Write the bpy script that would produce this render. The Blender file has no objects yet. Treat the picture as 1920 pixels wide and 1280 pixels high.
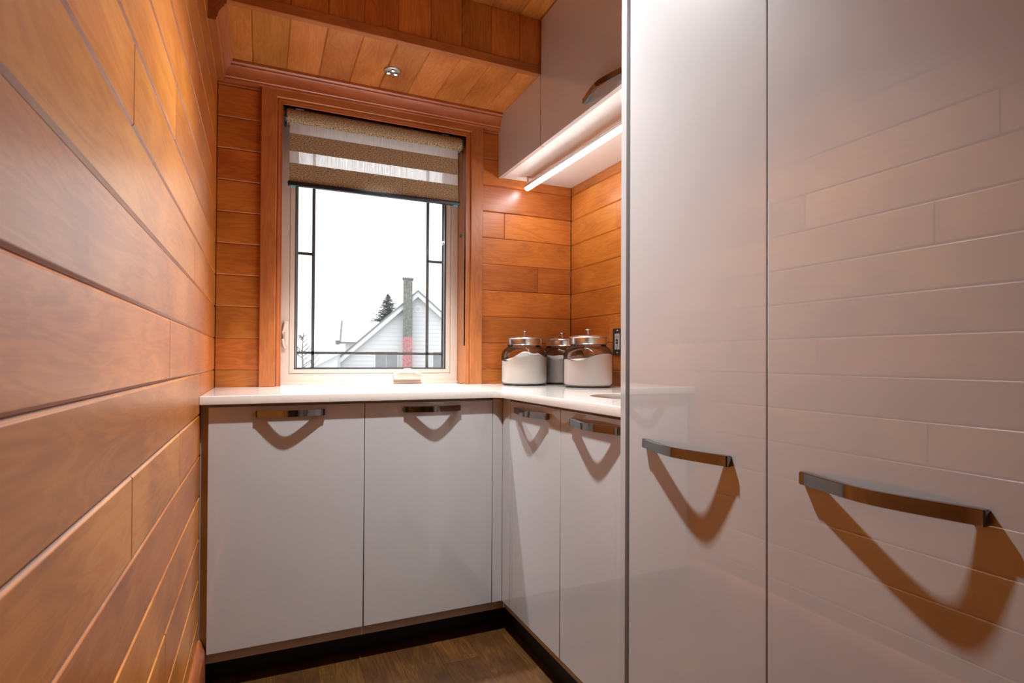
import bpy, bmesh, math, random
from mathutils import Vector, Matrix
random.seed(7)
SC = bpy.context.scene
COL = SC.collection

# ------------------------------------------------------------------ camera
F_PX, YAW, PITCH, ROLL, CY = 1048.62, .4194, .0106, .0051, 663.30
CAMZ = .993
def camera_axes():
    c, s = math.cos(YAW), math.sin(YAW)
    fw, rt, up = Vector((s, c, 0)), Vector((c, -s, 0)), Vector((0, 0, 1))
    c, s = math.cos(PITCH), math.sin(PITCH)
    fw, up = c*fw + s*up, c*up - s*fw
    c, s = math.cos(ROLL), math.sin(ROLL)
    rt, up = c*rt + s*up, c*up - s*rt
    return rt, up, fw
RT, UP, FW = camera_axes()
cam = bpy.data.cameras.new('camera')
cam.sensor_width = 36
cam.lens = F_PX/1920*36
cam.shift_y = (CY-640)/1920
cam.clip_start = .01
cam.clip_end = 500
cam.dof.use_dof = True
cam.dof.focus_distance = 1.9
cam.dof.aperture_fstop = 10
camo = bpy.data.objects.new('camera', cam)
COL.objects.link(camo)
m = Matrix((RT, UP, -FW)).transposed().to_4x4()
m.translation = (0, 0, CAMZ)
camo.matrix_world = m
SC.camera = camo

# ------------------------------------------------------------------ world, exposure
w = bpy.data.worlds.new('overcast_sky')
SC.world = w
w.use_nodes = True
bg = w.node_tree.nodes['Background']
bg.inputs[0].default_value = (.985, .99, 1, 1)
bg.inputs[1].default_value = 1.5
vs = SC.view_settings
vs.view_transform = 'Standard'
vs.look = 'None'
vs.exposure = 0.55
vs.gamma = 1
vs.use_curve_mapping = False
SC.cycles.use_denoising = True
SC.cycles.max_bounces = 10
SC.cycles.diffuse_bounces = 5
SC.cycles.transparent_max_bounces = 16
SC.cycles.sample_clamp_indirect = 6
SC.cycles.caustics_reflective = False
SC.cycles.caustics_refractive = False
MAIN_W, SPOT_W, BAR_E = 220.0, 190.0, 26.0

# ------------------------------------------------------------------ room sizes (metres)
XL, XR, YB, YN = -.168, 1.3986, 2.4205, -1.25
ZC, ZCEIL = .882, 2.36                 # worktop, ceiling
ZS, YBM = 2.1346, 1.9876               # soffit underside, soffit front
S0, DS = 2.0521, .1226                 # board joints on the walls
XU, ZU = 1.0032, 1.8453                # upper cabinet front and bottom
XT = .76                               # tall cabinet front
YD, XD = 1.884, .804                   # base door fronts
YF, XF = 1.864, .784                   # worktop edges
CT = .0263

# ------------------------------------------------------------------ materials
def nt(name):
    mt = bpy.data.materials.new(name)
    mt.use_nodes = True
    t = mt.node_tree
    return mt, t, t.nodes['Principled BSDF']
def lk(t, a, b): t.links.new(a, b)
def node(t, typ, **kw):
    n = t.nodes.new(typ)
    for k, v in kw.items(): setattr(n, k, v)
    return n
def plain(name, col, rough=.5, metal=0, coat=0, spec=.5, bump=0, bscale=200, var=0, vscale=8):
    mt, t, p = nt(name)
    p.inputs['Base Color'].default_value = (*col, 1)
    p.inputs['Roughness'].default_value = rough
    p.inputs['Metallic'].default_value = metal
    p.inputs['Coat Weight'].default_value = coat
    p.inputs['Coat Roughness'].default_value = .01
    p.inputs['Coat IOR'].default_value = 2.1
    p.inputs['Specular IOR Level'].default_value = spec
    tc = node(t, 'ShaderNodeTexCoord')
    if var:
        n = node(t, 'ShaderNodeTexNoise'); n.inputs['Scale'].default_value = vscale; n.inputs['Detail'].default_value = 6
        lk(t, tc.outputs['Object'], n.inputs['Vector'])
        r = node(t, 'ShaderNodeValToRGB')
        r.color_ramp.elements[0].color = (*[max(0, c*(1-var)) for c in col], 1); r.color_ramp.elements[0].position = .3
        r.color_ramp.elements[1].color = (*[min(1, c*(1+var)) for c in col], 1); r.color_ramp.elements[1].position = .7
        lk(t, n.outputs['Fac'], r.inputs['Fac']); lk(t, r.outputs['Color'], p.inputs['Base Color'])
    if bump:
        n = node(t, 'ShaderNodeTexNoise'); n.inputs['Scale'].default_value = bscale; n.inputs['Detail'].default_value = 3
        lk(t, tc.outputs['Object'], n.inputs['Vector'])
        b = node(t, 'ShaderNodeBump'); b.inputs['Strength'].default_value = bump; b.inputs['Distance'].default_value = .002
        lk(t, n.outputs['Fac'], b.inputs['Height']); lk(t, b.outputs['Normal'], p.inputs['Normal'])
    return mt
def wood(name, dark, mid, light, rough=.40, vmin=.84, vmax=1.14, coat=.5, scale=1.0, satvar=.06):
    """boards: local X runs along the grain"""
    mt, t, p = nt(name)
    tc = node(t, 'ShaderNodeTexCoord'); oi = node(t, 'ShaderNodeObjectInfo')
    mul = node(t, 'ShaderNodeVectorMath', operation='MULTIPLY_ADD')
    cx = node(t, 'ShaderNodeCombineXYZ')
    for i in range(3): lk(t, oi.outputs['Random'], cx.inputs[i])
    mul.inputs[1].default_value = (53, 31, 17)
    lk(t, cx.outputs[0], mul.inputs[0]); lk(t, tc.outputs['Object'], mul.inputs[2])
    def stretched(s, detail, dist, rgh=.55):
        mp = node(t, 'ShaderNodeMapping'); mp.inputs['Scale'].default_value = [a*scale for a in s]
        lk(t, mul.outputs[0], mp.inputs['Vector'])
        n = node(t, 'ShaderNodeTexNoise'); n.inputs['Scale'].default_value = 1
        n.inputs['Detail'].default_value = detail; n.inputs['Distortion'].default_value = dist; n.inputs['Roughness'].default_value = rgh
        lk(t, mp.outputs[0], n.inputs['Vector'])
        return n.outputs['Fac']
    figure = stretched((2.2, 14, 14), 4, 1.6)
    grain = stretched((7, 190, 190), 4, .3, .65)
    cloud = stretched((3.2, 4.5, 4.5), 2, .4)
    # growth rings: sine of the figure field
    rm = node(t, 'ShaderNodeMath', operation='MULTIPLY'); rm.inputs[1].default_value = 46
    lk(t, figure, rm.inputs[0])
    sn = node(t, 'ShaderNodeMath', operation='SINE'); lk(t, rm.outputs[0], sn.inputs[0])
    a1 = node(t, 'ShaderNodeMath', operation='MULTIPLY_ADD'); a1.inputs[1].default_value = .055; lk(t, sn.outputs[0], a1.inputs[0])
    a2 = node(t, 'ShaderNodeMath', operation='MULTIPLY_ADD'); a2.inputs[1].default_value = .22; lk(t, grain, a2.inputs[0])
    a3 = node(t, 'ShaderNodeMath', operation='MULTIPLY_ADD'); a3.inputs[1].default_value = .62; lk(t, cloud, a3.inputs[0])
    a3.inputs[2].default_value = .07
    lk(t, a3.outputs[0], a2.inputs[2]); lk(t, a2.outputs[0], a1.inputs[2])
    r = node(t, 'ShaderNodeValToRGB')
    e = r.color_ramp.elements
    e[0].position = .30; e[0].color = (*dark, 1)
    e[1].position = .70; e[1].color = (*light, 1)
    k = e.new(.50); k.color = (*mid, 1)
    lk(t, a1.outputs[0], r.inputs['Fac'])
    hsv = node(t, 'ShaderNodeHueSaturation')
    mr = node(t, 'ShaderNodeMapRange'); mr.inputs['To Min'].default_value = vmin; mr.inputs['To Max'].default_value = vmax
    lk(t, oi.outputs['Random'], mr.inputs['Value']); lk(t, mr.outputs[0], hsv.inputs['Value'])
    fr = node(t, 'ShaderNodeMath', operation='MULTIPLY'); fr.inputs[1].default_value = 7.31; lk(t, oi.outputs['Random'], fr.inputs[0])
    ff = node(t, 'ShaderNodeMath', operation='FRACT'); lk(t, fr.outputs[0], ff.inputs[0])
    mh = node(t, 'ShaderNodeMapRange'); mh.inputs['To Min'].default_value = .493; mh.inputs['To Max'].default_value = .506
    lk(t, ff.outputs[0], mh.inputs['Value']); lk(t, mh.outputs[0], hsv.inputs['Hue'])
    lk(t, r.outputs['Color'], hsv.inputs['Color']); lk(t, hsv.outputs[0], p.inputs['Base Color'])
    p.inputs['Roughness'].default_value = rough
    p.inputs['Specular IOR Level'].default_value = .40
    p.inputs['Coat Weight'].default_value = coat
    p.inputs['Coat Roughness'].default_value = .30
    b = node(t, 'ShaderNodeBump'); b.inputs['Strength'].default_value = .08; b.inputs['Distance'].default_value = .0008
    lk(t, grain, b.inputs['Height']); lk(t, b.outputs['Normal'], p.inputs['Normal'])
    return mt
def thin_glass(name, tint=(1, 1, 1), ior=1.45, extra=0.0):
    mt = bpy.data.materials.new(name); mt.use_nodes = True
    t = mt.node_tree; t.nodes.clear()
    o = node(t, 'ShaderNodeOutputMaterial'); mx = node(t, 'ShaderNodeMixShader')
    tr = node(t, 'ShaderNodeBsdfTransparent'); tr.inputs[0].default_value = (*tint, 1)
    gl = node(t, 'ShaderNodeBsdfGlossy'); gl.inputs['Roughness'].default_value = .02
    fr = node(t, 'ShaderNodeFresnel'); fr.inputs['IOR'].default_value = ior
    ad = node(t, 'ShaderNodeMath', operation='ADD'); ad.inputs[1].default_value = extra; ad.use_clamp = True
    lk(t, fr.outputs[0], ad.inputs[0]); lk(t, ad.outputs[0], mx.inputs[0])
    lk(t, tr.outputs[0], mx.inputs[1]); lk(t, gl.outputs[0], mx.inputs[2]); lk(t, mx.outputs[0], o.inputs[0])
    return mt
def emit(name, col, strength):
    mt, t, p = nt(name)
    p.inputs['Base Color'].default_value = (*col, 1)
    p.inputs['Emission Color'].default_value = (*col, 1)
    p.inputs['Emission Strength'].default_value = strength
    return mt
def fabric(name, c1, c2, transp, transl, sx=900, sz=900, streak=0):
    mt = bpy.data.materials.new(name); mt.use_nodes = True
    t = mt.node_tree; t.nodes.clear()
    o = node(t, 'ShaderNodeOutputMaterial')
    tc = node(t, 'ShaderNodeTexCoord'); mp = node(t, 'ShaderNodeMapping'); mp.inputs['Scale'].default_value = (sx, 1, sz)
    lk(t, tc.outputs['Object'], mp.inputs['Vector'])
    n = node(t, 'ShaderNodeTexNoise'); n.inputs['Scale'].default_value = 1; n.inputs['Detail'].default_value = 3
    lk(t, mp.outputs[0], n.inputs['Vector'])
    r = node(t, 'ShaderNodeValToRGB')
    r.color_ramp.elements[0].position = .35; r.color_ramp.elements[0].color = (*c1, 1)
    r.color_ramp.elements[1].position = .65; r.color_ramp.elements[1].color = (*c2, 1)
    lk(t, n.outputs['Fac'], r.inputs['Fac'])
    d = node(t, 'ShaderNodeBsdfDiffuse'); tl = node(t, 'ShaderNodeBsdfTranslucent')
    lk(t, r.outputs[0], d.inputs[0]); lk(t, r.outputs[0], tl.inputs[0])
    m1 = node(t, 'ShaderNodeMixShader'); m1.inputs[0].default_value = transl
    lk(t, d.outputs[0], m1.inputs[1]); lk(t, tl.outputs[0], m1.inputs[2])
    tr = node(t, 'ShaderNodeBsdfTransparent'); m2 = node(t, 'ShaderNodeMixShader')
    if streak:
        mr = node(t, 'ShaderNodeMapRange'); mr.inputs['From Min'].default_value = .3; mr.inputs['From Max'].default_value = .7
        mr.inputs['To Min'].default_value = transp-streak; mr.inputs['To Max'].default_value = transp+streak
        lk(t, n.outputs['Fac'], mr.inputs['Value']); lk(t, mr.outputs[0], m2.inputs[0])
    else: m2.inputs[0].default_value = transp
    lk(t, m1.outputs[0], m2.inputs[1]); lk(t, tr.outputs[0], m2.inputs[2]); lk(t, m2.outputs[0], o.inputs[0])
    return mt

M = {}
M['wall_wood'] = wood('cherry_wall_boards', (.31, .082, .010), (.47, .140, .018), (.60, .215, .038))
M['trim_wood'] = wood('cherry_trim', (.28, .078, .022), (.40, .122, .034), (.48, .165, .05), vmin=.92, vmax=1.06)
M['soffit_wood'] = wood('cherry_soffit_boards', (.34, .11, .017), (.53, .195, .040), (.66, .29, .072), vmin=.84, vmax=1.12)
M['floor_wood'] = wood('brown_floor_boards', (.030, .011, .0015), (.060, .022, .003), (.12, .049, .008), rough=.45, coat=.15, vmin=.85, vmax=1.12, scale=1.3)
M['backing'] = plain('dark_backing', (.10, .035, .012), .8, var=.1)
M['lacquer'] = plain('taupe_gloss_lacquer', (.487, .470, .464), .42, coat=1, spec=.3, var=.012, vscale=4)
M['carcass'] = plain('taupe_carcass', (.46, .435, .425), .35, var=.02)
M['under'] = plain('pale_melamine', (.72, .68, .65), .4, var=.02)
M['kick'] = plain('black_toe_kick', (.006, .006, .007), .6, var=.2)
M['quartz'] = plain('cream_quartz', (.74, .675, .615), .12, coat=.3, var=.03, vscale=120)
M['chrome'] = plain('polished_chrome', (.27, .265, .26), .07, metal=1, bump=.012, bscale=30)
M['steel'] = plain('brushed_steel', (.56, .53, .49), .24, metal=1, var=.05, vscale=40)
M['sink'] = plain('sink_steel', (.42, .39, .34), .33, metal=1, var=.06, vscale=30)
M['alu'] = plain('satin_aluminium', (.75, .74, .73), .28, metal=1, var=.03)
M['vinyl'] = plain('beige_window_vinyl', (.56, .46, .39), .35, var=.02)
M['gasket'] = plain('dark_gasket', (.035, .038, .045), .5, var=.1)
M['spacer'] = plain('glazing_spacer', (.55, .57, .60), .35, metal=.6, var=.05)
M['muntin'] = plain('grey_muntin', (.16, .165, .17), .5, var=.05)
M['pane'] = thin_glass('window_glass', (.97, .98, .98), 1.3)
M['jar_glass'] = thin_glass('jar_glass', (.985, .99, .988), 1.4, .015)
M['base_glass'] = thin_glass('thick_glass_base', (.72, .77, .75), 1.5, .03)
M['flour'] = plain('flour', (.95, .91, .86), .9, bump=.3, bscale=90, var=.02)
M['flour2'] = plain('pinkish_flour', (.95, .895, .87), .9, bump=.3, bscale=90, var=.02)
M['sugar'] = plain('grey_sugar', (.95, .94, .92), .8, bump=.6, bscale=500, var=.2, vscale=420)
M['bar_lens'] = emit('led_lens', (.97, .985, 1), BAR_E)
M['led'] = emit('led_chip', (1, .95, .86), 14)
M['blind_dark'] = fabric('brown_woven_band', (.13, .088, .046), (.50, .39, .255), 0, .03, 150, 400)
M['blind_sheer'] = fabric('sheer_band', (.80, .80, .79), (.95, .95, .94), .42, .6, 420, 16, .16)
M['blind_black'] = plain('black_metal_rail', (.012, .012, .018), .35, var=.1)
M['cyan'] = plain('cyan_plastic_tab', (.02, .38, .55), .3, var=.05)
M['bead'] = plain('brown_bead_chain', (.35, .16, .09), .4, var=.1)
M['plate'] = plain('dark_outlet_plate', (.035, .028, .026), .4, var=.05)
M['recept'] = plain('grey_receptacle', (.50, .48, .47), .4, var=.03)
M['paint'] = plain('warm_plaster', (.42, .30, .20), .8, var=.05)
M['siding'] = plain('white_siding', (0.635, 0.643, 0.651), .7, var=.01)
M['snow'] = plain('snow', (0.615, 0.621, 0.628), .9, var=.015, vscale=.5)
M['white_trim'] = plain('white_house_trim', (0.746, 0.746, 0.746), .6, var=.01)
M['roof_edge'] = plain('grey_drip_edge', (0.198, 0.198, 0.198), .6, var=.05)
M['house_glass'] = plain('dull_house_window', (0.255, 0.263, 0.271), .15, var=.15, vscale=2)
M['grey_brick'] = plain('grey_brick_render', (0.178, 0.179, 0.164), .85, bump=.4, bscale=9, var=.3, vscale=7)
M['red_brick'] = plain('faded_red_brick', (0.409, 0.190, 0.190), .85, bump=.4, bscale=9, var=.3, vscale=9)
M['needles'] = plain('hazed_needles', (0.215, 0.229, 0.215), .9, var=.3, vscale=3)  # distance haze is mixed into this needle colour as grey
M['bark'] = plain('grey_bark', (0.233, 0.224, 0.213), .9, var=.3)

# ------------------------------------------------------------------ building blocks
WL = {}                                          # world location of each object
def tag(o, label=None, cat=None, group=None, kind=None):
    if label: o['label'] = label
    if cat: o['category'] = cat
    if group: o['group'] = group
    if kind: o['kind'] = kind
    return o
def place(o, loc, parent):
    WL[o] = Vector(loc)
    COL.objects.link(o)
    if parent is not None:
        o.parent = parent
        o.location = Vector(loc) - WL[parent]
    else: o.location = loc
    return o
def thing(name, loc, label=None, cat=None, group=None, kind=None):
    o = bpy.data.objects.new(name, None)
    o.empty_display_size = .05
    return tag(place(o, loc, None), label, cat, group, kind)
def finish(name, bm, mat, parent=None, smooth=False, origin=None, ang=20):
    """bmesh in world coordinates -> object whose origin is the middle of its base"""
    bmesh.ops.recalc_face_normals(bm, faces=bm.faces)
    vs_ = [v.co for v in bm.verts]
    if origin is None:
        lo = [min(v[i] for v in vs_) for i in range(3)]; hi = [max(v[i] for v in vs_) for i in range(3)]
        origin = Vector(((lo[0]+hi[0])/2, (lo[1]+hi[1])/2, lo[2]))
    origin = Vector(origin)
    bmesh.ops.translate(bm, verts=bm.verts, vec=-origin)
    me = bpy.data.meshes.new(name)
    bm.to_mesh(me); bm.free()
    me.materials.append(mat)
    if smooth:
        for p in me.polygons: p.use_smooth = True
        try: me.set_sharp_from_angle(angle=math.radians(ang))
        except Exception: pass
    return place(bpy.data.objects.new(name, me), origin, parent)
def add_box(bm, x0, x1, y0, y1, z0, z1, bevel=0, seg=2):
    vs_ = [bm.verts.new((x, y, z)) for x in (x0, x1) for y in (y0, y1) for z in (z0, z1)]
    f = [(0, 1, 3, 2), (4, 6, 7, 5), (0, 4, 5, 1), (2, 3, 7, 6), (0, 2, 6, 4), (1, 5, 7, 3)]
    fs = [bm.faces.new([vs_[i] for i in q]) for q in f]
    if bevel:
        es = list({e for q in fs for e in q.edges})
        bmesh.ops.bevel(bm, geom=es, offset=bevel, segments=seg, affect='EDGES', profile=.5)
def box(name, x0, x1, y0, y1, z0, z1, mat, parent=None, bevel=0, seg=2):
    bm = bmesh.new()
    add_box(bm, x0, x1, y0, y1, z0, z1, bevel, seg)
    return finish(name, bm, mat, parent, smooth=bevel > 0)
def add_lathe(bm, prof, c, seg=40, closed=False):
    rings = []
    for r, z in prof:
        rings.append([bm.verts.new((c[0]+max(r, 1e-5)*math.cos(a), c[1]+max(r, 1e-5)*math.sin(a), c[2]+z))
                      for a in (2*math.pi*i/seg for i in range(seg))])
    n = len(rings)
    for i in range(n if closed else n-1):
        A, B = rings[i], rings[(i+1) % n]
        for j in range(seg):
            bm.faces.new((A[j], A[(j+1) % seg], B[(j+1) % seg], B[j]))
    return rings
def lathe(name, prof, c, mat, parent=None, seg=40, closed=False):
    bm = bmesh.new(); add_lathe(bm, prof, c, seg, closed)
    bmesh.ops.remove_doubles(bm, verts=bm.verts, dist=2e-5)
    return finish(name, bm, mat, parent, True, ang=38)
def add_tube(bm, pts, r, seg=8, taper=None):
    pts = [Vector(p) for p in pts]
    rings = []
    for i, p in enumerate(pts):
        d = (pts[min(i+1, len(pts)-1)] - pts[max(i-1, 0)]).normalized()
        a = d.cross(Vector((0, 0, 1)))
        if a.length < .05: a = d.cross(Vector((1, 0, 0)))
        a.normalize(); b = d.cross(a)
        rr = r*(1-(taper or 0)*i/(len(pts)-1))
        rings.append([bm.verts.new(p+rr*(math.cos(t)*a+math.sin(t)*b)) for t in (2*math.pi*k/seg for k in range(seg))])
    for A, B in zip(rings, rings[1:]):
        for j in range(seg): bm.faces.new((A[j], A[(j+1) % seg], B[(j+1) % seg], B[j]))
    bm.faces.new(rings[0]); bm.faces.new(rings[-1][::-1])
def add_prism(bm, poly, ex, ey, ez, o, h):
    """polygon (a,b) in axes ex,ey, extruded h along ez"""
    o, ex, ey, ez = map(Vector, (o, ex, ey, ez))
    A = [bm.verts.new(o+a*ex+b*ey) for a, b in poly]; B = [bm.verts.new(v.co+h*ez) for v in A]
    n = len(A)
    for i in range(n): bm.faces.new((A[i], A[(i+1) % n], B[(i+1) % n], B[i]))
    bm.faces.new(A[::-1]); bm.faces.new(B)

PM = {}
def board_mesh(L, W, T, c, ce, mat):
    key = (mat.name, round(L, 4), round(W, 4), round(T, 4), round(c, 5), round(ce, 5))
    if key in PM: return PM[key]
    bm = bmesh.new()
    def ring(hx, hy, z): return [bm.verts.new((sx*hx, sy*hy, z)) for sx, sy in ((-1, -1), (1, -1), (1, 1), (-1, 1))]
    R = [ring(L/2, W/2, -T)]
    R += [ring(L/2, W/2, -c), ring(L/2-ce*.12, W/2-c*.10, -c*.70), ring(L/2-ce*.80, W/2-c*.80, -c*.10), ring(L/2-ce, W/2-c, 0)]
    for A, B in zip(R, R[1:]):
        for j in range(4): bm.faces.new((A[j], A[(j+1) % 4], B[(j+1) % 4], B[j]))
    bm.faces.new(R[-1]); bm.faces.new(R[0][::-1])
    me = bpy.data.meshes.new('plank'); bm.to_mesh(me); bm.free(); me.materials.append(mat)
    PM[key] = me
    return me
def board(parent, centre, L, W, ex, ey, mat, T=.012, c=.0026, ce=.0012, name='plank', dz=0):
    """one board: ex along its length, ey across, face turned to ex x ey"""
    ex, ey = Vector(ex), Vector(ey); ez = ex.cross(ey)
    me = board_mesh(L, W, T, c, ce, mat)
    o = bpy.data.objects.new(name, me)
    loc = Vector(centre)+ez*dz
    place(o, loc, parent)
    rot = Matrix((ex, ey, ez)).transposed().to_4x4()
    rot.translation = loc-WL[parent]
    o.matrix_local = rot
    return o
def moulding(name, start, end, ey, ez, prof, mat, parent=None, m0=0, m1=0):
    """profile (a,b) along ey,ez swept from start to end; m0/m1 mitre slopes on a"""
    start, end, ey, ez = map(Vector, (start, end, ey, ez))
    ex = (end-start).normalized(); L = (end-start).length
    bm = bmesh.new()
    A = [bm.verts.new((m0*a, a, b)) for a, b in prof]; B = [bm.verts.new((L+m1*a, a, b)) for a, b in prof]
    n = len(A)
    for i in range(n): bm.faces.new((A[i], A[(i+1) % n], B[(i+1) % n], B[i]))
    bm.faces.new(A[::-1]); bm.faces.new(B)
    bmesh.ops.recalc_face_normals(bm, faces=bm.faces)
    me = bpy.data.meshes.new(name); bm.to_mesh(me); bm.free(); me.materials.append(mat)
    for p in me.polygons: p.use_smooth = True
    try: me.set_sharp_from_angle(angle=math.radians(28))
    except Exception: pass
    o = bpy.data.objects.new(name, me)
    place(o, start, parent)
    rot = Matrix((ex, ey, ez)).transposed().to_4x4()
    rot.translation = start-(WL[parent] if parent else Vector())
    o.matrix_local = rot
    if ex.cross(ey).dot(ez) < 0:                 # left-handed frame: mirror the mesh instead of the object
        for v in me.vertices: v.co.z *= -1
        me.flip_normals()
        rot = Matrix((ex, ey, -ez)).transposed().to_4x4()
        rot.translation = start-(WL[parent] if parent else Vector())
        o.matrix_local = rot
    return o

# ------------------------------------------------------------------ structure: floor, walls, ceiling
BT = .012
def struct(o): o['kind'] = 'structure'; return o
floor = struct(box('floor', XL-.1, XR+.1, YN-.1, YB+.1, -.10, -.014, M['backing']))
k = 0
x = .046-.1255*2
while x < XR+.02:
    a, b = max(x, XL), min(x+.1255, XR)
    if b-a > .01:
        ends = {4: [1.723], 6: [1.767], 3: [.95], 5: [.7], 2: [1.2], 7: [1.1]}.get(k, [.4])
        ys = [YN]+ends+[YB]
        for y0, y1 in zip(ys, ys[1:]):
            board(floor, ((a+b)/2, (y0+y1)/2, 0), y1-y0, b-a, (0, 1, 0), (-1, 0, 0), M['floor_wood'], T=.014, c=.0012, ce=.0008)
    x += .1255; k += 1

wl = struct(box('wall_left', XL-.12, XL-BT, YN-.12, YB+.12, -.1, ZCEIL+.1, M['backing']))
cuts = {5: [-.35, .931], 4: [.21, 1.333], 2: [.05, 1.588], 1: [.66, 1.752], 8: [-.1, 1.288], 6: [.33, 1.708], 10: [.95, 1.452],
        13: [.12, 1.274], 9: [-.4, .36, 1.89], 7: [-.55, .12], 3: [-.2, .78], 11: [.1], 12: [-.3, .55], 14: [-.2, .72], 0: [.3, 1.2], -1: [-.1, 1.0],
        -2: [.5, 1.55], -3: [.1, 1.3], 15: [0, 1.0], 16: [.5]}
for i in range(-3, 17):
    zt, zb = min(S0-i*DS, ZCEIL), max(S0-(i+1)*DS, 0)
    if zt-zb < .02: continue
    ys = [YN]+cuts.get(i, [])+[YB]
    for y0, y1 in zip(ys, ys[1:]):
        board(wl, (XL, (y0+y1)/2, (zt+zb)/2), y1-y0, zt-zb, (0, 1, 0), (0, 0, 1), M['wall_wood'], T=BT, c=.0050, ce=.0026)

WX0, WX1, WZ0, WZ1 = .0655, .8415, ZC+.003, 2.012            # window opening
bmw = bmesh.new()
for q in ((XL-.12, WX0-.02, -.1, ZCEIL+.1), (WX1+.02, XR+.12, -.1, ZCEIL+.1), (WX0-.02, WX1+.02, -.1, ZC-CT-.002), (WX0-.02, WX1+.02, WZ1+.02, ZCEIL+.1)):
    add_box(bmw, q[0], q[1], YB+BT, YB+.17, q[2], q[3])
wb = struct(finish('wall_back', bmw, M['backing']))
for i in range(-1, 10):
    zt, zb = min(S0-i*DS, ZS+.02), max(S0-(i+1)*DS, ZC-.03)
    spans = [[XL, WX0-.02]] if i >= 0 else [[XL, XR]]
    if i >= 0:
        spans += {3: [[WX1+.02, 1.037], [1.037, XR]], 5: [[WX1+.02, 1.214], [1.214, XR]]}.get(i, [[WX1+.02, XR]])
    for x0, x1 in spans:
        board(wb, ((x0+x1)/2, YB, (zt+zb)/2), x1-x0, zt-zb, (1, 0, 0), (0, 0, 1), M['wall_wood'], T=BT, c=.0046, ce=.0026)

wr = struct(box('wall_right', XR+BT, XR+.12, YN-.12, YB+.12, -.1, ZCEIL+.1, M['backing']))
for i in range(-3, 17):
    zt, zb = min(S0-i*DS, ZCEIL), max(S0-(i+1)*DS, 0)
    if zt-zb < .02: continue
    ys = [YN]+{3: [.2, 2.03], 7: [.1, 2.08]}.get(i, [.2+.3*(i % 3)])+[YB]
    for y0, y1 in zip(ys, ys[1:]):
        board(wr, (XR, (y0+y1)/2, (zt+zb)/2), y1-y0, zt-zb, (0, -1, 0), (0, 0, 1), M['wall_wood'], T=BT, c=.0046, ce=.0026)
struct(box('wall_front', XL-.12, XR+.12, YN-.12, YN, -.1, ZCEIL+.1, M['paint']))

ceil = struct(box('ceiling', XL-.12, XR+.12, YN-.12, YB+.12, ZCEIL+BT, ZCEIL+.1, M['backing']))
BX = [-.045+.1205*k for k in range(-1, 13)]
def xspans(x0, x1):
    e = [x0]+[b for b in BX if x0+.01 < b < x1-.01]+[x1]
    return list(zip(e, e[1:]))
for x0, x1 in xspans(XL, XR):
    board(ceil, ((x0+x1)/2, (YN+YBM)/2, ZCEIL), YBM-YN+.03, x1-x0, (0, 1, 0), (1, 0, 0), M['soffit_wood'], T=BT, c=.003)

# lowered soffit over the window, boarded underneath and in front
sof = struct(box('ceiling_soffit', XL, XR, YBM+.024, YB+.1, ZS+BT, ZCEIL+.05, M['backing']))
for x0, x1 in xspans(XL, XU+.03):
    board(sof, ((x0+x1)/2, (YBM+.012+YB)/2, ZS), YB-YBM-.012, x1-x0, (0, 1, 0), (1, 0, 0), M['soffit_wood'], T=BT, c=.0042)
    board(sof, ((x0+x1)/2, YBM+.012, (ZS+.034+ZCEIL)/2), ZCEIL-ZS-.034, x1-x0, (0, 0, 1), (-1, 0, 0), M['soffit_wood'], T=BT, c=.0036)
moulding('edge_board', (XL, YBM+.024, ZS-.001), (XU+.003, YBM+.024, ZS-.001), (0, -1, 0), (0, 0, 1),
         [(0, 0), (.022, 0), (.024, .002), (.024, .033), (.021, .037), (0, .037)], M['trim_wood'], sof)

# ------------------------------------------------------------------ trims
CP = .0533
crown = [(0, 0), (.022, 0), (.024, .003), (.024, .010), (.028, .013), (.0285, .019), (.031, .028), (.036, .038), (.0425, .046), (.0465, .0495),
         (.047, .056), (.0505, .0585), (CP, .061), (CP, ZS-2.063), (0, ZS-2.063)]
t2 = thing('trim_2', (XL, YB, 2.063), kind='structure')
moulding('crown_moulding', (XL, YB, 2.063), (XU, YB, 2.063), (0, -1, 0), (0, 0, 1), crown, M['trim_wood'], t2, m0=1)
moulding('crown_moulding', (XL, YBM+.001, 2.063), (XL, YB, 2.063), (1, 0, 0), (0, 0, 1), crown, M['trim_wood'], t2, m1=-1)

cas = [(0, -.012), (0, .006), (.003, .010), (.009, .0125), (.015, .0125), (.0185, .010), (.0205, .010), (.0215, .0185), (.0235, .0205), (.077, .0205), (.0795, .018), (.0795, -.012)]
t1 = thing('trim_1', (WX0, YB, ZC), kind='structure')
zt = WZ1
moulding('casing_leg', (WX0, YB, ZC+.001), (WX0, YB, zt), (-1, 0, 0), (0, -1, 0), cas, M['trim_wood'], t1, m1=1)
moulding('casing_leg', (WX1, YB, ZC+.001), (WX1, YB, zt), (1, 0, 0), (0, -1, 0), cas, M['trim_wood'], t1, m1=1)
moulding('casing_head', (WX0, YB, zt), (WX1, YB, zt), (0, 0, 1), (0, -1, 0), [(min(a, .075), b) for a, b in cas], M['trim_wood'], t1, m0=-1, m1=1)
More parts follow.
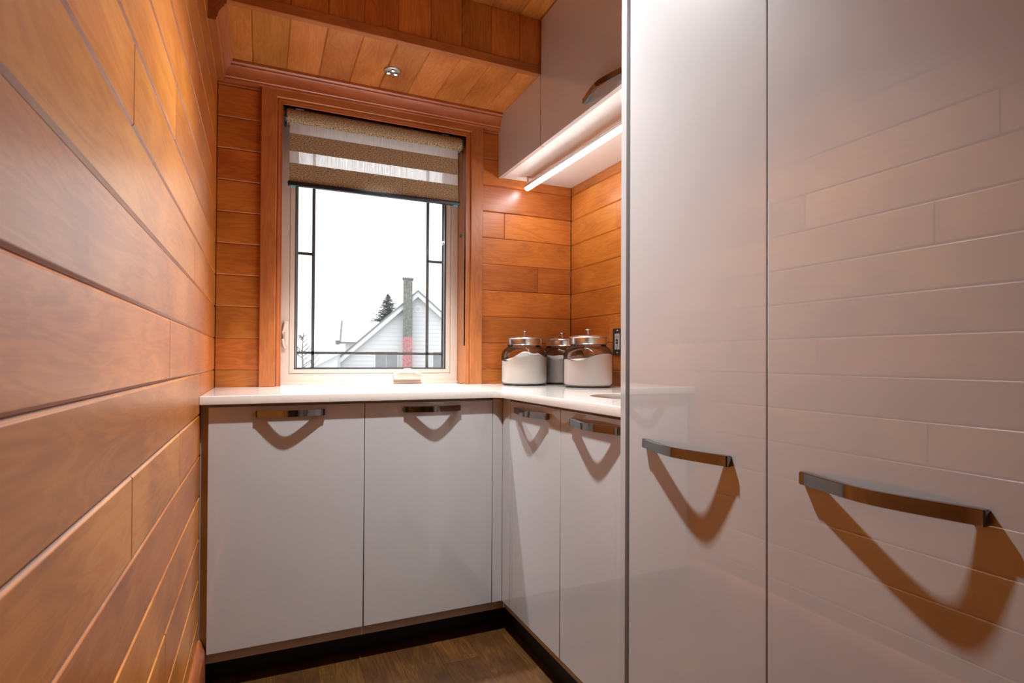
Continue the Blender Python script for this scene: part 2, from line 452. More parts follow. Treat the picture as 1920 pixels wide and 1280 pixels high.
# jamb boards lining the opening
JY = YB+.115
JL, JM = JY-YB+.012, (YB-.012+JY)/2
board(t1, (WX0, JM, (ZC+WZ1)/2+.005), WZ1-ZC+.008, JL, (0, 0, 1), (0, -1, 0), M['trim_wood'], T=.018, c=.0005, name='jamb_board')
board(t1, (WX1, JM, (ZC+WZ1)/2+.005), WZ1-ZC+.008, JL, (0, 0, 1), (0, 1, 0), M['trim_wood'], T=.018, c=.0005, name='jamb_board')
board(t1, ((WX0+WX1)/2, JM, WZ1), WX1-WX0+.02, JL, (1, 0, 0), (0, -1, 0), M['trim_wood'], T=.018, c=.0005, name='jamb_board')
base_prof = [(0, 0), (.020, 0), (.020, .118), (.0185, .128), (.013, .138), (.010, .150), (.006, .155), (0, .155)]
bb = struct(moulding('baseboard_left', (XL, YN, 0), (XL, YD+.019, 0), (1, 0, 0), (0, 0, 1), base_prof, M['trim_wood']))

# ------------------------------------------------------------------ window
win = thing('window_1', ((WX0+WX1)/2, JY, ZC), kind='structure')
def rect_frame(name, x0, x1, z0, z1, wl_, wr_, wb_, wt_, y0, y1, mat, parent, bevel=.002):
    bm = bmesh.new()
    O = [(x0, z0), (x1, z0), (x1, z1), (x0, z1)]; I = [(x0+wl_, z0+wb_), (x1-wr_, z0+wb_), (x1-wr_, z1-wt_), (x0+wl_, z1-wt_)]
    V = [[bm.verts.new((a, y, b)) for a, b in q] for q in (O, I) for y in (y0, y1)]
    Of, Ob, If, Ib = V
    for j in range(4):
        n = (j+1) % 4
        bm.faces.new((Of[j], Of[n], If[n], If[j])); bm.faces.new((Ob[j], Ib[j], Ib[n], Ob[n]))
        bm.faces.new((Of[j], Ob[j], Ob[n], Of[n])); bm.faces.new((If[j], If[n], Ib[n], Ib[j]))
    if bevel:
        es = [e for e in bm.edges if all(abs(v.co.y-y0) < 1e-6 for v in e.verts) and (abs(e.verts[0].co.x-e.verts[1].co.x) < 1e-6 or abs(e.verts[0].co.z-e.verts[1].co.z) < 1e-6)]
        bmesh.ops.bevel(bm, geom=es, offset=bevel, segments=2, affect='EDGES')
    return finish(name, bm, mat, parent, True)
GY = 2.548
rect_frame('frame', WX0, WX1, ZC+.006, WZ1, .034, .034, .041, .04, 2.520, 2.60, M['vinyl'], win, .003)
box('frame_sill_strip', WX0, WX1, 2.512, 2.53, ZC+.001, ZC+.012, M['vinyl'], win, .002)
sash = rect_frame('sash', WX0+.033, WX1-.033, ZC+.046, WZ1-.039, .022, .022, .020, .02, 2.524, 2.575, M['vinyl'], win, .004)
gx0, gx1, gz0, gz1 = WX0+.055, WX1-.055, ZC+.066, WZ1-.059
rect_frame('gasket', gx0-.001, gx1+.001, gz0-.001, gz1+.001, .005, .005, .004, .004, 2.533, 2.545, M['gasket'], sash, 0)
rect_frame('spacer', gx0+.003, gx1-.003, gz0+.002, gz1-.002, .008, .008, .004, .004, 2.540, 2.558, M['spacer'], sash, 0)
rect_frame('seal', gx0+.010, gx1-.010, gz0+.005, gz1-.005, .004, .005, .003, .003, 2.545, 2.556, M['gasket'], sash, 0)
box('pane', gx0, gx1, GY-.0085, GY-.0045, gz0, gz1, M['pane'], sash)
MW = .0064
for xx in (.1965, .7005): box('muntin', xx-MW, xx+MW, GY-.003, GY+.003, gz0+.004, gz1-.004, M['muntin'], sash)
for za, x0, x1 in ((1.019, gx0+.01, gx1-.01), (1.89, gx0+.01, gx1-.01), (1.4435, gx0+.01, .1965), (1.4515, .7005, gx1-.01)):
    box('muntin', x0, x1, GY-.003, GY+.003, za-MW*.9, za+MW*.9, M['muntin'], sash)
# crank operator on the sill rail
ck = box('crank_cover', .536, .660, 2.488, 2.524, ZC+.021, ZC+.053, M['vinyl'], win, .008, 3)
bm = bmesh.new()
pts = [(.548, 2.490, ZC+.050), (.566, 2.484, ZC+.058), (.586, 2.482, ZC+.066), (.603, 2.482, ZC+.066), (.622, 2.483, ZC+.058), (.643, 2.487, ZC+.048), (.652, 2.49, ZC+.047)]
add_tube(bm, pts, .0055, 10)
finish('folding_crank', bm, M['vinyl'], ck, True, ang=50)
# lock lever on the side jamb of the frame
lo = box('lock_plate', WX0+.012, WX0+.030, 2.511, 2.522, 1.045, 1.150, M['vinyl'], win, .005, 3)
bm = bmesh.new()
add_tube(bm, [(WX0+.019, 2.508, 1.140), (WX0+.012, 2.502, 1.105), (WX0+.009, 2.500, 1.075), (WX0+.012, 2.501, 1.048), (WX0+.020, 2.505, 1.036)], .0055, 10)
finish('lock_lever', bm, M['vinyl'], lo, True, ang=50)

# ------------------------------------------------------------------ cabinet handle (bow pull)
def handle_profile(L, out):
    h, e, n = L/2, .30, 22
    def tent(s): return (math.sqrt(1+e*e)-math.sqrt(s*s+e*e))/(math.sqrt(1+e*e)-e)
    outer = [(-h, 0), (-h, .010), (-h*.985, .012)]
    for i in range(n+1):
        s = -.93+1.86*i/n
        outer.append((s*h, .012+(out-.012)*tent(s/.93)))
    outer += [(h*.985, .012), (h, .010), (h, 0)]
    inner = [(h*.85, 0)]
    for i in range(n+1):
        s = .83-1.66*i/n
        inner.append((s*h, .003+(out-.0075-.003)*tent(s/.83)))
    return outer+inner+[(-h*.85, 0)]
def bow_handle(parent, c, L, ex, eo, ez, H=.020, out=.034):
    bm = bmesh.new()
    c, ex, eo, ez = map(Vector, (c, ex, eo, ez))
    add_prism(bm, handle_profile(L, out), ex, eo, ez, c-ez*H/2, H)
    bmesh.ops.recalc_face_normals(bm, faces=bm.faces)
    bmesh.ops.bevel(bm, geom=[e for e in bm.edges if abs((e.verts[0].co-e.verts[1].co).normalized().dot(ez)) < .5 and len(e.link_faces) == 2
                              and any(len(f.verts) > 20 for f in e.link_faces)], offset=.0012, segments=2, affect='EDGES')
    return finish('handle', bm, M['chrome'], parent, True)

# ------------------------------------------------------------------ base cabinets
DZ0, DZ1, DT = .115, .847, .018
b1 = thing('base_cabinet', (.31, YD, 0), 'two-door taupe gloss base cabinet under the window', 'cabinet', 'base cabinets')
box('body', XL+.001, XD+.05, YD+.020, YB-.002, .080, ZC-CT-.001, M['carcass'], b1)
box('toe_kick', XL+.001, .90, YD+.086, YD+.10, .001, .081, M['kick'], b1)
for x0, x1 in ((-.1455, .308), (.3105, .7635)):
    d = box('door', x0, x1, YD, YD+DT, DZ0, DZ1, M['lacquer'], b1, .0015)
    hx = .0830 if x0 < 0 else .539
    bow_handle(d, (hx, YD, .8235), .202, (1, 0, 0), (0, -1, 0), (0, 0, 1))
box('corner_filler', .7655, XD-.0002, YD, YD+DT, DZ0, DZ1+.006, M['lacquer'], b1, .001)
b2 = thing('base_cabinet', (XD, 1.47, 0), 'narrow two-door taupe gloss base cabinet under the sink', 'cabinet', 'base cabinets')
bm = bmesh.new()
add_box(bm, XD+.051, XR-.002, 1.082, YD+.019, .080, .098)
add_box(bm, XD+.051, XR-.002, 1.082, 1.098, .098, ZC-CT-.001)
add_box(bm, XD+.051, XR-.002, YD+.003, YD+.019, .098, ZC-CT-.001)
add_box(bm, XR-.012, XR-.002, 1.098, YD+.003, .098, ZC-CT-.001)
finish('body', bm, M['carcass'], b2)
box('front_rail', XD+.020, XD+.0505, 1.082, YD+.019, .080, ZC-CT-.001, M['carcass'], b2)
box('toe_kick', XD+.045, XD+.060, 1.082, YD+.085, .001, .081, M['kick'], b2)
for y0, y1 in ((1.4515, 1.8135), (1.086, 1.449)):
    d = box('door', XD, XD+DT, y0, y1, DZ0, DZ1, M['lacquer'], b2, .0015)
    bow_handle(d, (XD, (1.640 if y0 > 1.4 else 1.262), .8195), .238, (0, -1, 0), (-1, 0, 0), (0, 0, 1))
box('corner_filler', XD, XD+DT, 1.8160, YD-.0002, DZ0, DZ1+.006, M['lacquer'], b2, .001)

# ------------------------------------------------------------------ worktop with sink cut-out
SX, SY, SR = 1.085, 1.425, .165
def worktop():
    cu = bpy.data.curves.new('outline', 'CURVE'); cu.dimensions = '2D'; cu.fill_mode = 'BOTH'
    cu.extrude = CT/2-.002; cu.bevel_depth = .002; cu.bevel_resolution = 2; cu.offset = -.002
    R_ = .035
    pts = [(XL+.001, YF), (XF-R_, YF)]
    for i in range(1, 8):
        a = math.pi/2*(1-i/8)
        pts.append((XF-R_+R_*math.cos(a), YF-R_+R_*math.sin(a)))
    pts += [(XF, YF-R_), (XF, 1.0825), (XR-.0005, 1.0825), (XR-.0005, YB-.0005), (WX1-.001, YB-.0005), (WX1-.001, 2.519), (WX0+.001, 2.519), (WX0+.001, YB-.0005), (XL+.001, YB-.0005)]
    hole = [(SX+SR*math.cos(-2*math.pi*i/64), SY+SR*math.sin(-2*math.pi*i/64)) for i in range(64)]
    for P in (pts, hole):
        sp = cu.splines.new('POLY'); sp.points.add(len(P)-1); sp.use_cyclic_u = True
        for q, p in zip(sp.points, P): q.co = (*p, 0, 1)
    tmp = bpy.data.objects.new('outline', cu); COL.objects.link(tmp)
    dg = bpy.context.evaluated_depsgraph_get()
    me = bpy.data.meshes.new_from_object(tmp.evaluated_get(dg))
    bpy.data.objects.remove(tmp); bpy.data.curves.remove(cu)
    bm = bmesh.new(); bm.from_mesh(me); bpy.data.meshes.remove(me)
    bmesh.ops.translate(bm, verts=bm.verts, vec=(0, 0, ZC-CT/2))
    return bm
ct = finish('worktop', worktop(), M['quartz'], None, True)
tag(ct, 'L-shaped cream quartz worktop below the window with a round sink cut-out', 'worktop')
sk = thing('sink', (SX, SY, ZC-.2), 'round steel undermount sink in the worktop', 'sink')
lathe('bowl', [(SR+.02, -CT-.001), (SR-.001, -CT-.001), (SR-.004, -CT-.03), (SR-.012, -.13), (SR-.045, -.172), (.05, -.180), (.045, -.186), (0, -.186),
               (0, -.189), (.05, -.189), (SR-.04, -.178), (SR-.009, -.135), (SR+.001, -CT-.004), (SR+.02, -CT-.004)], (SX, SY, ZC), M['sink'], sk, 56, True)
lathe('drain', [(.0, -.1815), (.030, -.1815), (.036, -.1795), (.042, -.1795), (.044, -.183), (0, -.184)], (SX, SY, ZC), M['chrome'], sk, 32)

# ------------------------------------------------------------------ tall cabinet
tc_ = thing('tall_cabinet', (XT, .68, 0), 'full-height taupe gloss cabinet with two tall doors beside the sink run', 'cabinet')
box('side_panel', XT-.002, XR-.002, 1.0615, 1.0815, .001, ZCEIL-.002, M['lacquer'], tc_, .001)
box('side_panel', XT-.002, XR-.002, .2700, .2890, .001, ZCEIL-.002, M['lacquer'], tc_, .001)
box('body', XT+.022, XR-.002, .2895, 1.0500, .10, ZCEIL-.002, M['carcass'], tc_)
box('toe_kick', XT+.07, XT+.085, .2895, 1.061, .001, .101, M['kick'], tc_)
for y0, y1, hy in ((.6725, 1.0505, .8685), (.2920, .6705, .4825)):
    d = box('door', XT, XT+.02, y0, y1, .115, ZCEIL-.02, M['lacquer'], tc_, .0015)
    bow_handle(d, (XT, hy, .8155), .242, (0, -1, 0), (-1, 0, 0), (0, 0, 1), H=.0195, out=.035)

# ------------------------------------------------------------------ upper cabinet
uc = thing('upper_cabinet', (XU, 1.74, ZU), 'taupe gloss wall cabinet with a wide flap door above the jars', 'cabinet')
box('body', XU+.021, XR-.002, 1.083, YB-.001, ZU+.004, ZCEIL-.002, M['under'], uc)
fl = bmesh.new()
add_box(fl, XU, XU+.019, 1.9862, YB-.0008, ZU, ZS-.0015, .0006, 1)
finish('filler_panel', fl, M['lacquer'], uc, True)
d = box('flap_door', XU, XU+.019, 1.0865, 1.9825, ZU, ZCEIL-.008, M['lacquer'], uc, .0015)
bow_handle(d, (XU, 1.523, 1.8785), .242, (0, -1, 0), (-1, 0, 0), (0, 0, 1))

# under-cabinet LED bar
BXc, BZc = 1.125, 1.800
lb = thing('under_cabinet_light', (BXc, 1.73, BZc-.012), 'glowing LED tube light hung under the upper cabinet', 'light')
bm = bmesh.new()
K_ = 1.5
hs = [(-.009, -.002), (-.009, .006), (-.0065, .009), (.0065, .009), (.009, .006), (.009, -.002), (.0075, -.002), (.0075, .0055), (-.0075, .0055), (-.0075, -.002)]
add_prism(bm, [(a*K_, b*K_) for a, b in hs], (1, 0, 0), (0, 0, 1), (0, 1, 0), (BXc, 1.09, BZc), 2.36-1.09)
finish('housing', bm, M['alu'], lb)
bm = bmesh.new()
le = [(-.0074, -.002)]+[(-.0088*math.cos(math.pi*i/8), -.002-.0080*math.sin(math.pi*i/8)) for i in range(9)]+[(.0074, -.002), (.0074, .004), (-.0074, .004)]
add_prism(bm, [(a*K_, b*K_) for a, b in le], (1, 0, 0), (0, 0, 1), (0, 1, 0), (BXc, 1.091, BZc), 2.358-1.091)
finish('lens', bm, M['bar_lens'], lb, True)
for yy in (2.352, 1.12):
    box('hanger_post', BXc-.0045, BXc+.0045, yy-.004, yy+.004, BZc+.010, ZU+.0045, M['alu'], lb, .001)

# ------------------------------------------------------------------ soffit puck light and the ceiling puck that lights the room
def puck(c, label, watts, col, n_led=3, size=.05, cone=122, tilt=(0, 0), off=''):
    t = thing('puck_light', (c[0], c[1], c[2]-.008), label, 'light', 'puck lights')
    lathe('bezel', [(0, 0), (.0335, 0), (.0345, -.002), (.033, -.0055), (.029, -.0075), (.0, -.0085)], c, M['alu'], t, 40)
    for k in range(n_led):
        a = 2*math.pi*k/n_led+.5
        p = (c[0]+.0165*math.cos(a), c[1]+.0165*math.sin(a), c[2]-.0075)
        lathe('led_cup', [(.0085, 0), (.0085, -.0025), (.0070, -.0035), (.0062, -.0022), (.0062, 0)], p, M['gasket'], t, 20)
        lathe('led'+off, [(0, -.0026), (.0045, -.0024), (.0062, -.0012), (.0062, 0)], p, M['led'], t, 16)
    ld = bpy.data.lights.new('puck_lamp'+off, 'SPOT'); ld.spot_size = math.radians(cone); ld.spot_blend = 1; ld.shadow_soft_size = size/2; ld.energy = watts; ld.color = col
    lo_ = bpy.data.objects.new('puck_lamp'+off, ld)
    place(lo_, (c[0], c[1], c[2]-.014), t)
    lo_.rotation_euler = (math.radians(tilt[0]), math.radians(tilt[1]), 0)
    return t
puck((.459, 2.206, ZS), 'small round chrome puck light in the boarded soffit above the window', SPOT_W, (.93, .97, 1), cone=66)
puck((.39, 1.37, ZCEIL), 'round chrome puck light in the boarded ceiling in front of the soffit', MAIN_W, (.90, .965, 1), cone=108, tilt=(-6, 0), off='_offscreen')
# ------------------------------------------------------------------ storage jars
def jar(c, label, flabel, fmat, fill, fname):
    t = thing('storage_jar', c, label, 'jar', 'glass storage jars')
    R_ = .103
    outer = [(0, 0), (R_-.016, 0), (R_-.006, .004), (R_, .016), (R_, .120), (R_-.002, .138), (R_-.010, .155), (R_-.022, .165), (R_-.0285, .170), (R_-.0285, .184)]
    lathe('glass_body', outer, c, M['jar_glass'], t, 56)
    lathe('glass_base', [(0, .0008), (R_-.016, .0008), (R_-.0075, .005), (R_-.0065, .0075), (0, .0075)], c, M['base_glass'], t, 48)
    ld = lathe('lid', [(0, .2165), (.045, .2155), (.068, .2120), (.0785, .2075), (.0805, .2045), (.0790, .2020), (.0770, .2015), (.0770, .1790), (.0785, .1765), (.0765, .1755), (.0752, .1765), (.0752, .19), (0, .19)], c, M['steel'], t, 56)
    lathe('knob', [(0, .2385), (.006, .2415), (.0145, .2380), (.0165, .2355), (.013, .2335), (.006, .2325), (.0048, .2290), (.0048, .2180), (.009, .2160), (0, .2155)], c, M['steel'], ld, 28)
    bm = bmesh.new(); seg, nr, rf = 48, 9, R_-.0035
    top = []
    ctr = bm.verts.new((c[0], c[1], c[2]+fill(0, 0)))
    for i in range(1, nr+1):
        r = rf*i/nr
        top.append([bm.verts.new((c[0]+r*math.cos(a), c[1]+r*math.sin(a), c[2]+fill(r*math.cos(a)/rf, r*math.sin(a)/rf))) for a in (2*math.pi*k/seg for k in range(seg))])
    low = [bm.verts.new((c[0]+rf*math.cos(a), c[1]+rf*math.sin(a), c[2]+.018)) for a in (2*math.pi*k/seg for k in range(seg))]
    low2 = [bm.verts.new((c[0]+(rf-.010)*math.cos(a), c[1]+(rf-.010)*math.sin(a), c[2]+.0078)) for a in (2*math.pi*k/seg for k in range(seg))]
    for k in range(seg):
        n = (k+1) % seg
        bm.faces.new((ctr, top[0][k], top[0][n]))
        for A, B in zip(top, top[1:]): bm.faces.new((A[k], B[k], B[n], A[n]))
        bm.faces.new((top[-1][k], low[k], low[n], top[-1][n])); bm.faces.new((low[k], low2[k], low2[n], low[n]))
    bm.faces.new(low2)
    tag(finish(fname, bm, fmat, None, True, ang=60), flabel, fname, kind='stuff')
    return t
RV = Vector((.913, -.407))                      # picture-right in plan, for the shape of the heaps
def heap1(a, b):
    s = a*RV.x+b*RV.y
    return .116+.028*math.exp(-((s-.02)/.42)**2)+.016*math.exp(-((s-.62)/.22)**2)-.012*max(0, -s)**2+.004*math.sin(7*b)
def heap2(a, b): return .130+.004*math.sin(6*a+1)*math.cos(5*b)
def heap3(a, b):
    s = a*RV.x+b*RV.y
    return .124+.013*math.tanh(2.2*s)+.004*math.sin(5*b+1)
jar((1.063, 2.250, ZC), 'steel-lidded glass jar with a rounded heap of cream flour beside the window casing', 'cream flour heaped in the jar beside the window casing', M['flour'], heap1, 'flour')
jar((1.288, 2.308, ZC), 'steel-lidded glass jar of grey-white sugar in the wall corner behind the flour jars', 'grey-white sugar in the corner jar', M['sugar'], heap2, 'sugar')
jar((1.235, 1.993, ZC), 'steel-lidded glass jar of pinkish flour beside the sink', 'pinkish flour in the jar beside the sink', M['flour2'], heap3, 'flour')

# ------------------------------------------------------------------ outlet on the right wall
ot = thing('wall_outlet', (XR, 2.012, 1.017), 'dark plate with grey double receptacle on the board wall behind the jars', 'outlet')
box('cover_plate', XR-.006, XR-.0002, 1.976, 2.048, 1.017, 1.131, M['plate'], ot, .002)
rc = box('receptacle', XR-.0085, XR-.005, 1.9955, 2.0285, 1.040, 1.108, M['recept'], ot, .001)
for zz in (1.053, 1.094):
    for dy in (-.0065, .0065): box('slot', XR-.0089, XR-.0080, 2.012+dy-.0013, 2.012+dy+.0013, zz-.004, zz+.005, M['plate'], rc)
    box('slot', XR-.0089, XR-.0080, 2.0095, 2.0145, zz-.011, zz-.0065, M['plate'], rc)
for dz in (-.0055, .0055): box('button', XR-.0093, XR-.0080, 2.003, 2.021, 1.0735+dz-.0040, 1.0735+dz+.0040, M['plate'], rc)
for zz in (1.0265, 1.1215):
    bm = bmesh.new(); bmesh.ops.create_uvsphere(bm, u_segments=12, v_segments=8, radius=.0036, matrix=Matrix.Translation((XR-.0058, 2.012, zz)))
    finish('screw', bm, M['alu'], ot, True, ang=60)

# ------------------------------------------------------------------ zebra blind
bl = thing('zebra_blind', (.4535, 2.44, 1.694), 'brown and sheer striped roller blind half drawn in the window', 'blind')
bx0, bx1, BY = .0765, .8300, 2.440
bm = bmesh.new()
cs = [(.030, 0), (.004, 0), (-.014, .004), (-.022, .014), (-.0245, .028), (-.022, .042), (-.014, .0525), (-.004, .056), (.030, .056)]
add_prism(bm, cs, (0, 1, 0), (0, 0, 1), (1, 0, 0), (bx0+.004, BY, 1.953), bx1-bx0-.010)
finish('cassette_cover', bm, M['blind_dark'], bl, True, ang=40)
box('head_rail', bx0, bx1+.006, BY-.004, BY+.048, 2.000, WZ1-.0006, M['blind_black'], bl, .001)
for x0 in (bx0-.002, bx1-.006):
    bm = bmesh.new()
    add_prism(bm, [(.042, -.002), (.0, -.003), (-.014, .001), (-.0235, .012), (-.0265, .028), (-.0235, .044), (-.014, .055), (.042, .058)], (0, 1, 0), (0, 0, 1), (1, 0, 0), (x0, BY, 1.953), .007)
    finish('end_bracket', bm, M['blind_black'], bl)
for x0 in (.115, .735): box('clip', x0, x0+.03, BY-.012, BY+.01, 2.0075, 2.0112, M['recept'], bl)
fx0, fx1 = .0930, .8110
for nm, z0, z1, mt in (('sheer_band', 1.9120, 1.9555, 'blind_sheer'), ('woven_band', 1.8395, 1.9120, 'blind_dark'), ('sheer_band', 1.7915, 1.8395, 'blind_sheer'), ('woven_band', 1.7150, 1.7915, 'blind_dark')):
    box(nm, fx0, fx1, BY-.0004, BY+.0004, z0, z1, M[mt], bl)
br = box('bottom_rail', fx0-.006, fx1+.010, BY-.008, BY+.008, 1.6965, 1.7165, M['blind_black'], bl, .004, 3)
for xx in (fx0+.012, fx1-.012): box('rail_tab', xx-.010, xx+.010, BY-.010, BY+.004, 1.6935, 1.6985, M['cyan'], br, .002)
bm = bmesh.new()
for dy, z0 in ((-.010, 1.06), (.010, 1.075)):
    zz = 1.96
    while zz > z0:
        bmesh.ops.create_icosphere(bm, subdivisions=1, radius=.0021, matrix=Matrix.Translation((.8245, BY+.004+dy, zz)))
        zz -= .0058
    add_tube(bm, [(.8245, BY+.004+dy, 1.965), (.8245, BY+.004+dy, z0)], .0008, 5)
ch = finish('bead_chain', bm, M['bead'], bl, True, ang=60)
box('chain_stop', .8200, .8290, BY-.011, BY-.001, 1.552, 1.566, M['blind_black'], ch, .002)

# ------------------------------------------------------------------ outdoors
gr = bmesh.new(); add_box(gr, -60, 90, 4, 160, -1.6, -1.3)
tag(finish('snow_ground', gr, M['snow']), 'snow covered ground outside the window', 'snow', kind='stuff')
HY = 30
def pt(ax, ay, az, D): k = D/30; return (ax*k, D, .993+(az-.993)*k)
hs_ = thing('house', (7.74, HY, -1.3), 'white gabled house with clapboard front and tall brick chimney', 'house')
AX, AZ, SL = 7.738, 4.72, .89
hw = 6.0
def gable(z): return (AZ-.30-z)/SL
bm = bmesh.new()
z, st = -1.3, .22
while z < AZ-.32:                                # lapped clapboards
    za, zb = z, min(z+st, AZ-.32)
    w0, w1 = min(hw-.5, gable(za)), min(hw-.5, gable(zb))
    q = [bm.verts.new((AX-w0, HY-.025, za)), bm.verts.new((AX+w0, HY-.025, za)), bm.verts.new((AX+w1, HY, zb)), bm.verts.new((AX-w1, HY, zb))]
    bm.faces.new(q)
    q2 = [bm.verts.new((AX-w0, HY, za)), bm.verts.new((AX+w0, HY, za))]
    bm.faces.new((q[0], q2[0], q2[1], q[1]))
    z += st
finish('clapboard_wall', bm, M['siding'], hs_)
bm = bmesh.new()
add_prism(bm, [(AX-hw+.5, -1.3), (AX+hw-.5, -1.3), (AX+hw-.5, AZ-.35-SL*(hw-.5)), (AX, AZ-.35), (AX-hw+.5, AZ-.35-SL*(hw-.5))], (1, 0, 0), (0, 0, 1), (0, 1, 0), (0, HY+.01, 0), 6)
finish('house_body', bm, M['siding'], hs_)
for sgn in (-1, 1):
    bm = bmesh.new()
    add_prism(bm, [(0, -.04), (sgn*hw, -.04-SL*hw), (sgn*hw, -.04-SL*hw-.30), (0, -.34)], (1, 0, 0), (0, 0, 1), (0, 1, 0), (AX, HY-.35, AZ), .08)
    finish('rake_board', bm, M['white_trim'], hs_)
    bm = bmesh.new()
    add_prism(bm, [(0, 0), (sgn*hw, -SL*hw), (sgn*hw, -SL*hw-.045), (0, -.045)], (1, 0, 0), (0, 0, 1), (0, 1, 0), (AX, HY-.40, AZ), 6.8)
    rf = finish('roof_slope', bm, M['snow'], hs_)
    bm = bmesh.new()
    add_prism(bm, [(0, .03), (sgn*hw, -SL*hw+.03), (sgn*hw, -SL*hw-.07), (0, -.07)], (1, 0, 0), (0, 0, 1), (0, 1, 0), (AX, HY-.43, AZ), .03)
    finish('drip_edge', bm, M['roof_edge'], rf)
bm = bmesh.new()
for k in range(1): pass
add_lathe(bm, [(.13, -.06), (.19, -.06), (.20, 0), (.13, 0)], (0, 0, 0), 28)
bmesh.ops.rotate(bm, verts=bm.verts, matrix=Matrix.Rotation(math.pi/2, 3, 'X'))
bmesh.ops.translate(bm, verts=bm.verts, vec=(AX, HY-.03, 3.74))
finish('round_vent', bm, M['white_trim'], hs_, True)
for x0, x1 in ((5.49, 6.06), (6.09, 6.65), (8.57, 9.15), (9.18, 9.75)):
    wn = box('window', x0-.06, x1+.06, HY-.07, HY+.02, -.35, 1.43, M['white_trim'], hs_)
    box('window_glass', x0, x1, HY-.085, HY-.06, -.28, 1.40, M['house_glass'], wn)
    box('meeting_rail', x0, x1, HY-.10, HY-.08, .47, .55, M['white_trim'], wn)
ch1 = box('chimney', 6.95, 7.44, HY-.62, HY-.02, -1.3, 2.19, M['red_brick'], hs_)
c2 = box('chimney_stack', 6.95, 7.44, HY-.62, HY-.02, 2.19, 5.28, M['grey_brick'], ch1)
box('chimney_cap', 6.90, 7.49, HY-.67, HY+.03, 5.28, 5.36, M['grey_brick'], ch1)
# low porch roof beside the house
bm = bmesh.new()
add_prism(bm, [(1.9, .35), (3.75, 1.32), (3.75, 1.20), (1.9, .23)], (1, 0, 0), (0, 0, 1), (0, 1, 0), (0, HY-1.6, 0), 1.5)
finish('porch_roof', bm, M['white_trim'], hs_)
bm = bmesh.new()
add_prism(bm, [(2.05, -1.3), (3.70, -1.3), (3.70, 1.18), (2.05, .31)], (1, 0, 0), (0, 0, 1), (0, 1, 0), (0, HY-1.4, 0), 1.3)
finish('porch_wall', bm, M['siding'], hs_)

hs_.rotation_euler = (0, 0, math.radians(-14.5))
D2 = 46
k2 = D2/30
h2 = thing('house', (4.9*k2, D2, -1.3), 'white snow-roofed house half hidden behind the gabled one', 'house')
def zz2(a): return .993+(a-.993)*k2
ze, zr, Yr = zz2(1.86), .993+(2.96-.993)*(D2+4)/30, D2+4
xe, xr = 3.66*k2, 3.77*(D2+4)/30
def slab(bm, x0e, x1e, x0r, x1r, up, dn):
    lo_ = [bm.verts.new(p) for p in ((x0e, D2-.4, ze-dn), (x1e, D2-.4, ze-dn), (x1r, Yr, zr-dn), (x0r, Yr, zr-dn))]
    hi_ = [bm.verts.new(v.co+Vector((0, 0, dn+up))) for v in lo_]
    for a in range(4): bm.faces.new((lo_[a], lo_[(a+1) % 4], hi_[(a+1) % 4], hi_[a]))
    bm.faces.new(lo_[::-1]); bm.faces.new(hi_)
bm = bmesh.new(); slab(bm, xe, xe+12, xr, xr+12, 0, .12)
finish('roof_slope', bm, M['snow'], h2)
bm = bmesh.new(); slab(bm, xe-.14, xe, xr-.14, xr, .05, .12)
finish('rake_edge', bm, M['roof_edge'], h2)
box('eave_edge', 3.66*k2, 3.66*k2+12, D2-.46, D2-.40, zz2(1.86)-.12, zz2(1.86)+.02, M['roof_edge'], h2)
box('house_wall', 3.95*k2, 3.95*k2+11, D2+.2, D2+7, -1.3, zz2(1.86)+.1, M['siding'], h2)
box('vent_box', 3.42*k2, 3.60*k2, D2-.3, D2+.1, zz2(1.74), zz2(1.95), M['roof_edge'], h2)
box('vent_pipe', 3.50*k2, 3.53*k2, D2-.15, D2-.10, -1.3, zz2(1.75), M['white_trim'], h2)

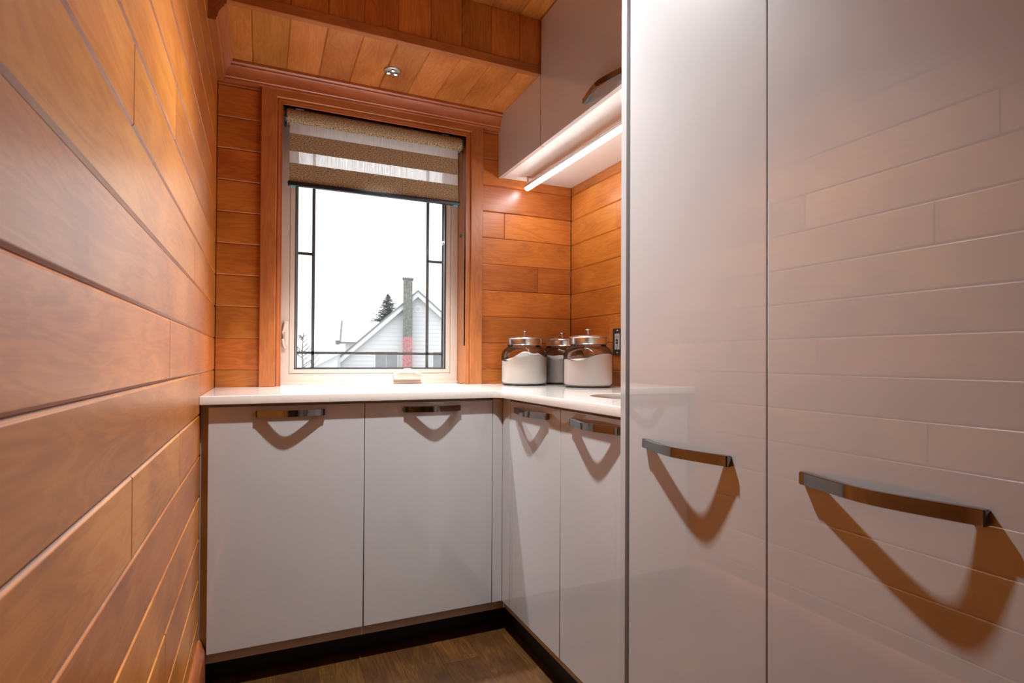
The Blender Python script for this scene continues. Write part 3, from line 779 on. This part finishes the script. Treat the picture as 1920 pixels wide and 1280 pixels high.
# evergreen behind the house
D3 = 70; k3 = D3/30
tx, tz = 6.09*k3, .993+(4.46-.993)*k3
ev = thing('evergreen_tree', (tx, D3, -1.3), 'haze-greyed green spruce top behind the house roof', 'tree')
bm = bmesh.new(); add_tube(bm, [(tx, D3, -1.3), (tx, D3, 4), (tx, D3, tz)], .22, 8, .95)
finish('trunk', bm, M['bark'], ev)
bm = bmesh.new()
rnd = random.Random(3)
h = .05
while h < 4.5:
    R_ = .10+.62*h*(1 if h < 1.6 else .8)
    n = 7+int(h*2.2)
    for j in range(n):
        a = rnd.uniform(0, 2*math.pi); ln = R_*rnd.uniform(.55, 1.15)
        base = Vector((tx, D3, tz-h)); dirv = Vector((math.cos(a), math.sin(a), rnd.uniform(-.12, .38)))
        perp = Vector((-math.sin(a), math.cos(a), 0))
        nseg = 3+int(ln*4)
        for q in range(nseg):
            p = base+dirv*ln*(q+1)/nseg
            for sg in (-1, 1):
                wd = (.10+.16*ln*(1-q/nseg))*rnd.uniform(.7, 1.3)
                tip = p+perp*sg*wd+dirv*.10*ln+Vector((0, 0, rnd.uniform(-.14, .10)))
                v = [bm.verts.new(p-dirv*.06), bm.verts.new(p+dirv*.06+Vector((0, 0, .05))), bm.verts.new(tip)]
                bm.faces.new(v)
        v = [bm.verts.new(base+perp*.05), bm.verts.new(base-perp*.05), bm.verts.new(base+dirv*ln*1.1)]
        bm.faces.new(v)
    h += .11
finish('needles', bm, M['needles'], ev)['kind'] = 'stuff'

# bare sapling near the window
D4 = 18; k4 = D4/30
bx_, bzt = 1.80*k4, .993+(2.30-.993)*k4
bt = thing('bare_tree', (bx_, D4, -1.3), 'leafless young tree with thin twigs left of the houses', 'tree')
bm = bmesh.new(); rnd = random.Random(11)
trunk = [(bx_-.06, D4, -1.298), (bx_-.03, D4, .2), (bx_+.03, D4, .75), (bx_+.01, D4, 1.2), (bx_+.04, D4, bzt)]
add_tube(bm, trunk, .05, 6, .6)
finish('trunk', bm, M['bark'], bt)
bm = bmesh.new()
for i in range(18):
    z0 = rnd.uniform(.55, bzt-.1); a = rnd.choice((-1, 1)); L = (bzt+.15-z0)*rnd.uniform(.2, .42)
    s = Vector((bx_+.02, D4, z0))
    e1 = s+Vector((a*L*.6, rnd.uniform(-.2, .2), L*.45)); e2 = e1+Vector((a*L*.35, rnd.uniform(-.1, .1), L*.5))
    add_tube(bm, [s, e1, e2], .017, 4, .4)
    for _ in range(2):
        q = s.lerp(e1, rnd.uniform(.3, 1)); add_tube(bm, [q, q+Vector((a*L*rnd.uniform(.1, .35), 0, L*rnd.uniform(.1, .35)))], .011, 4, .4)
finish('twigs', bm, M['bark'], bt)
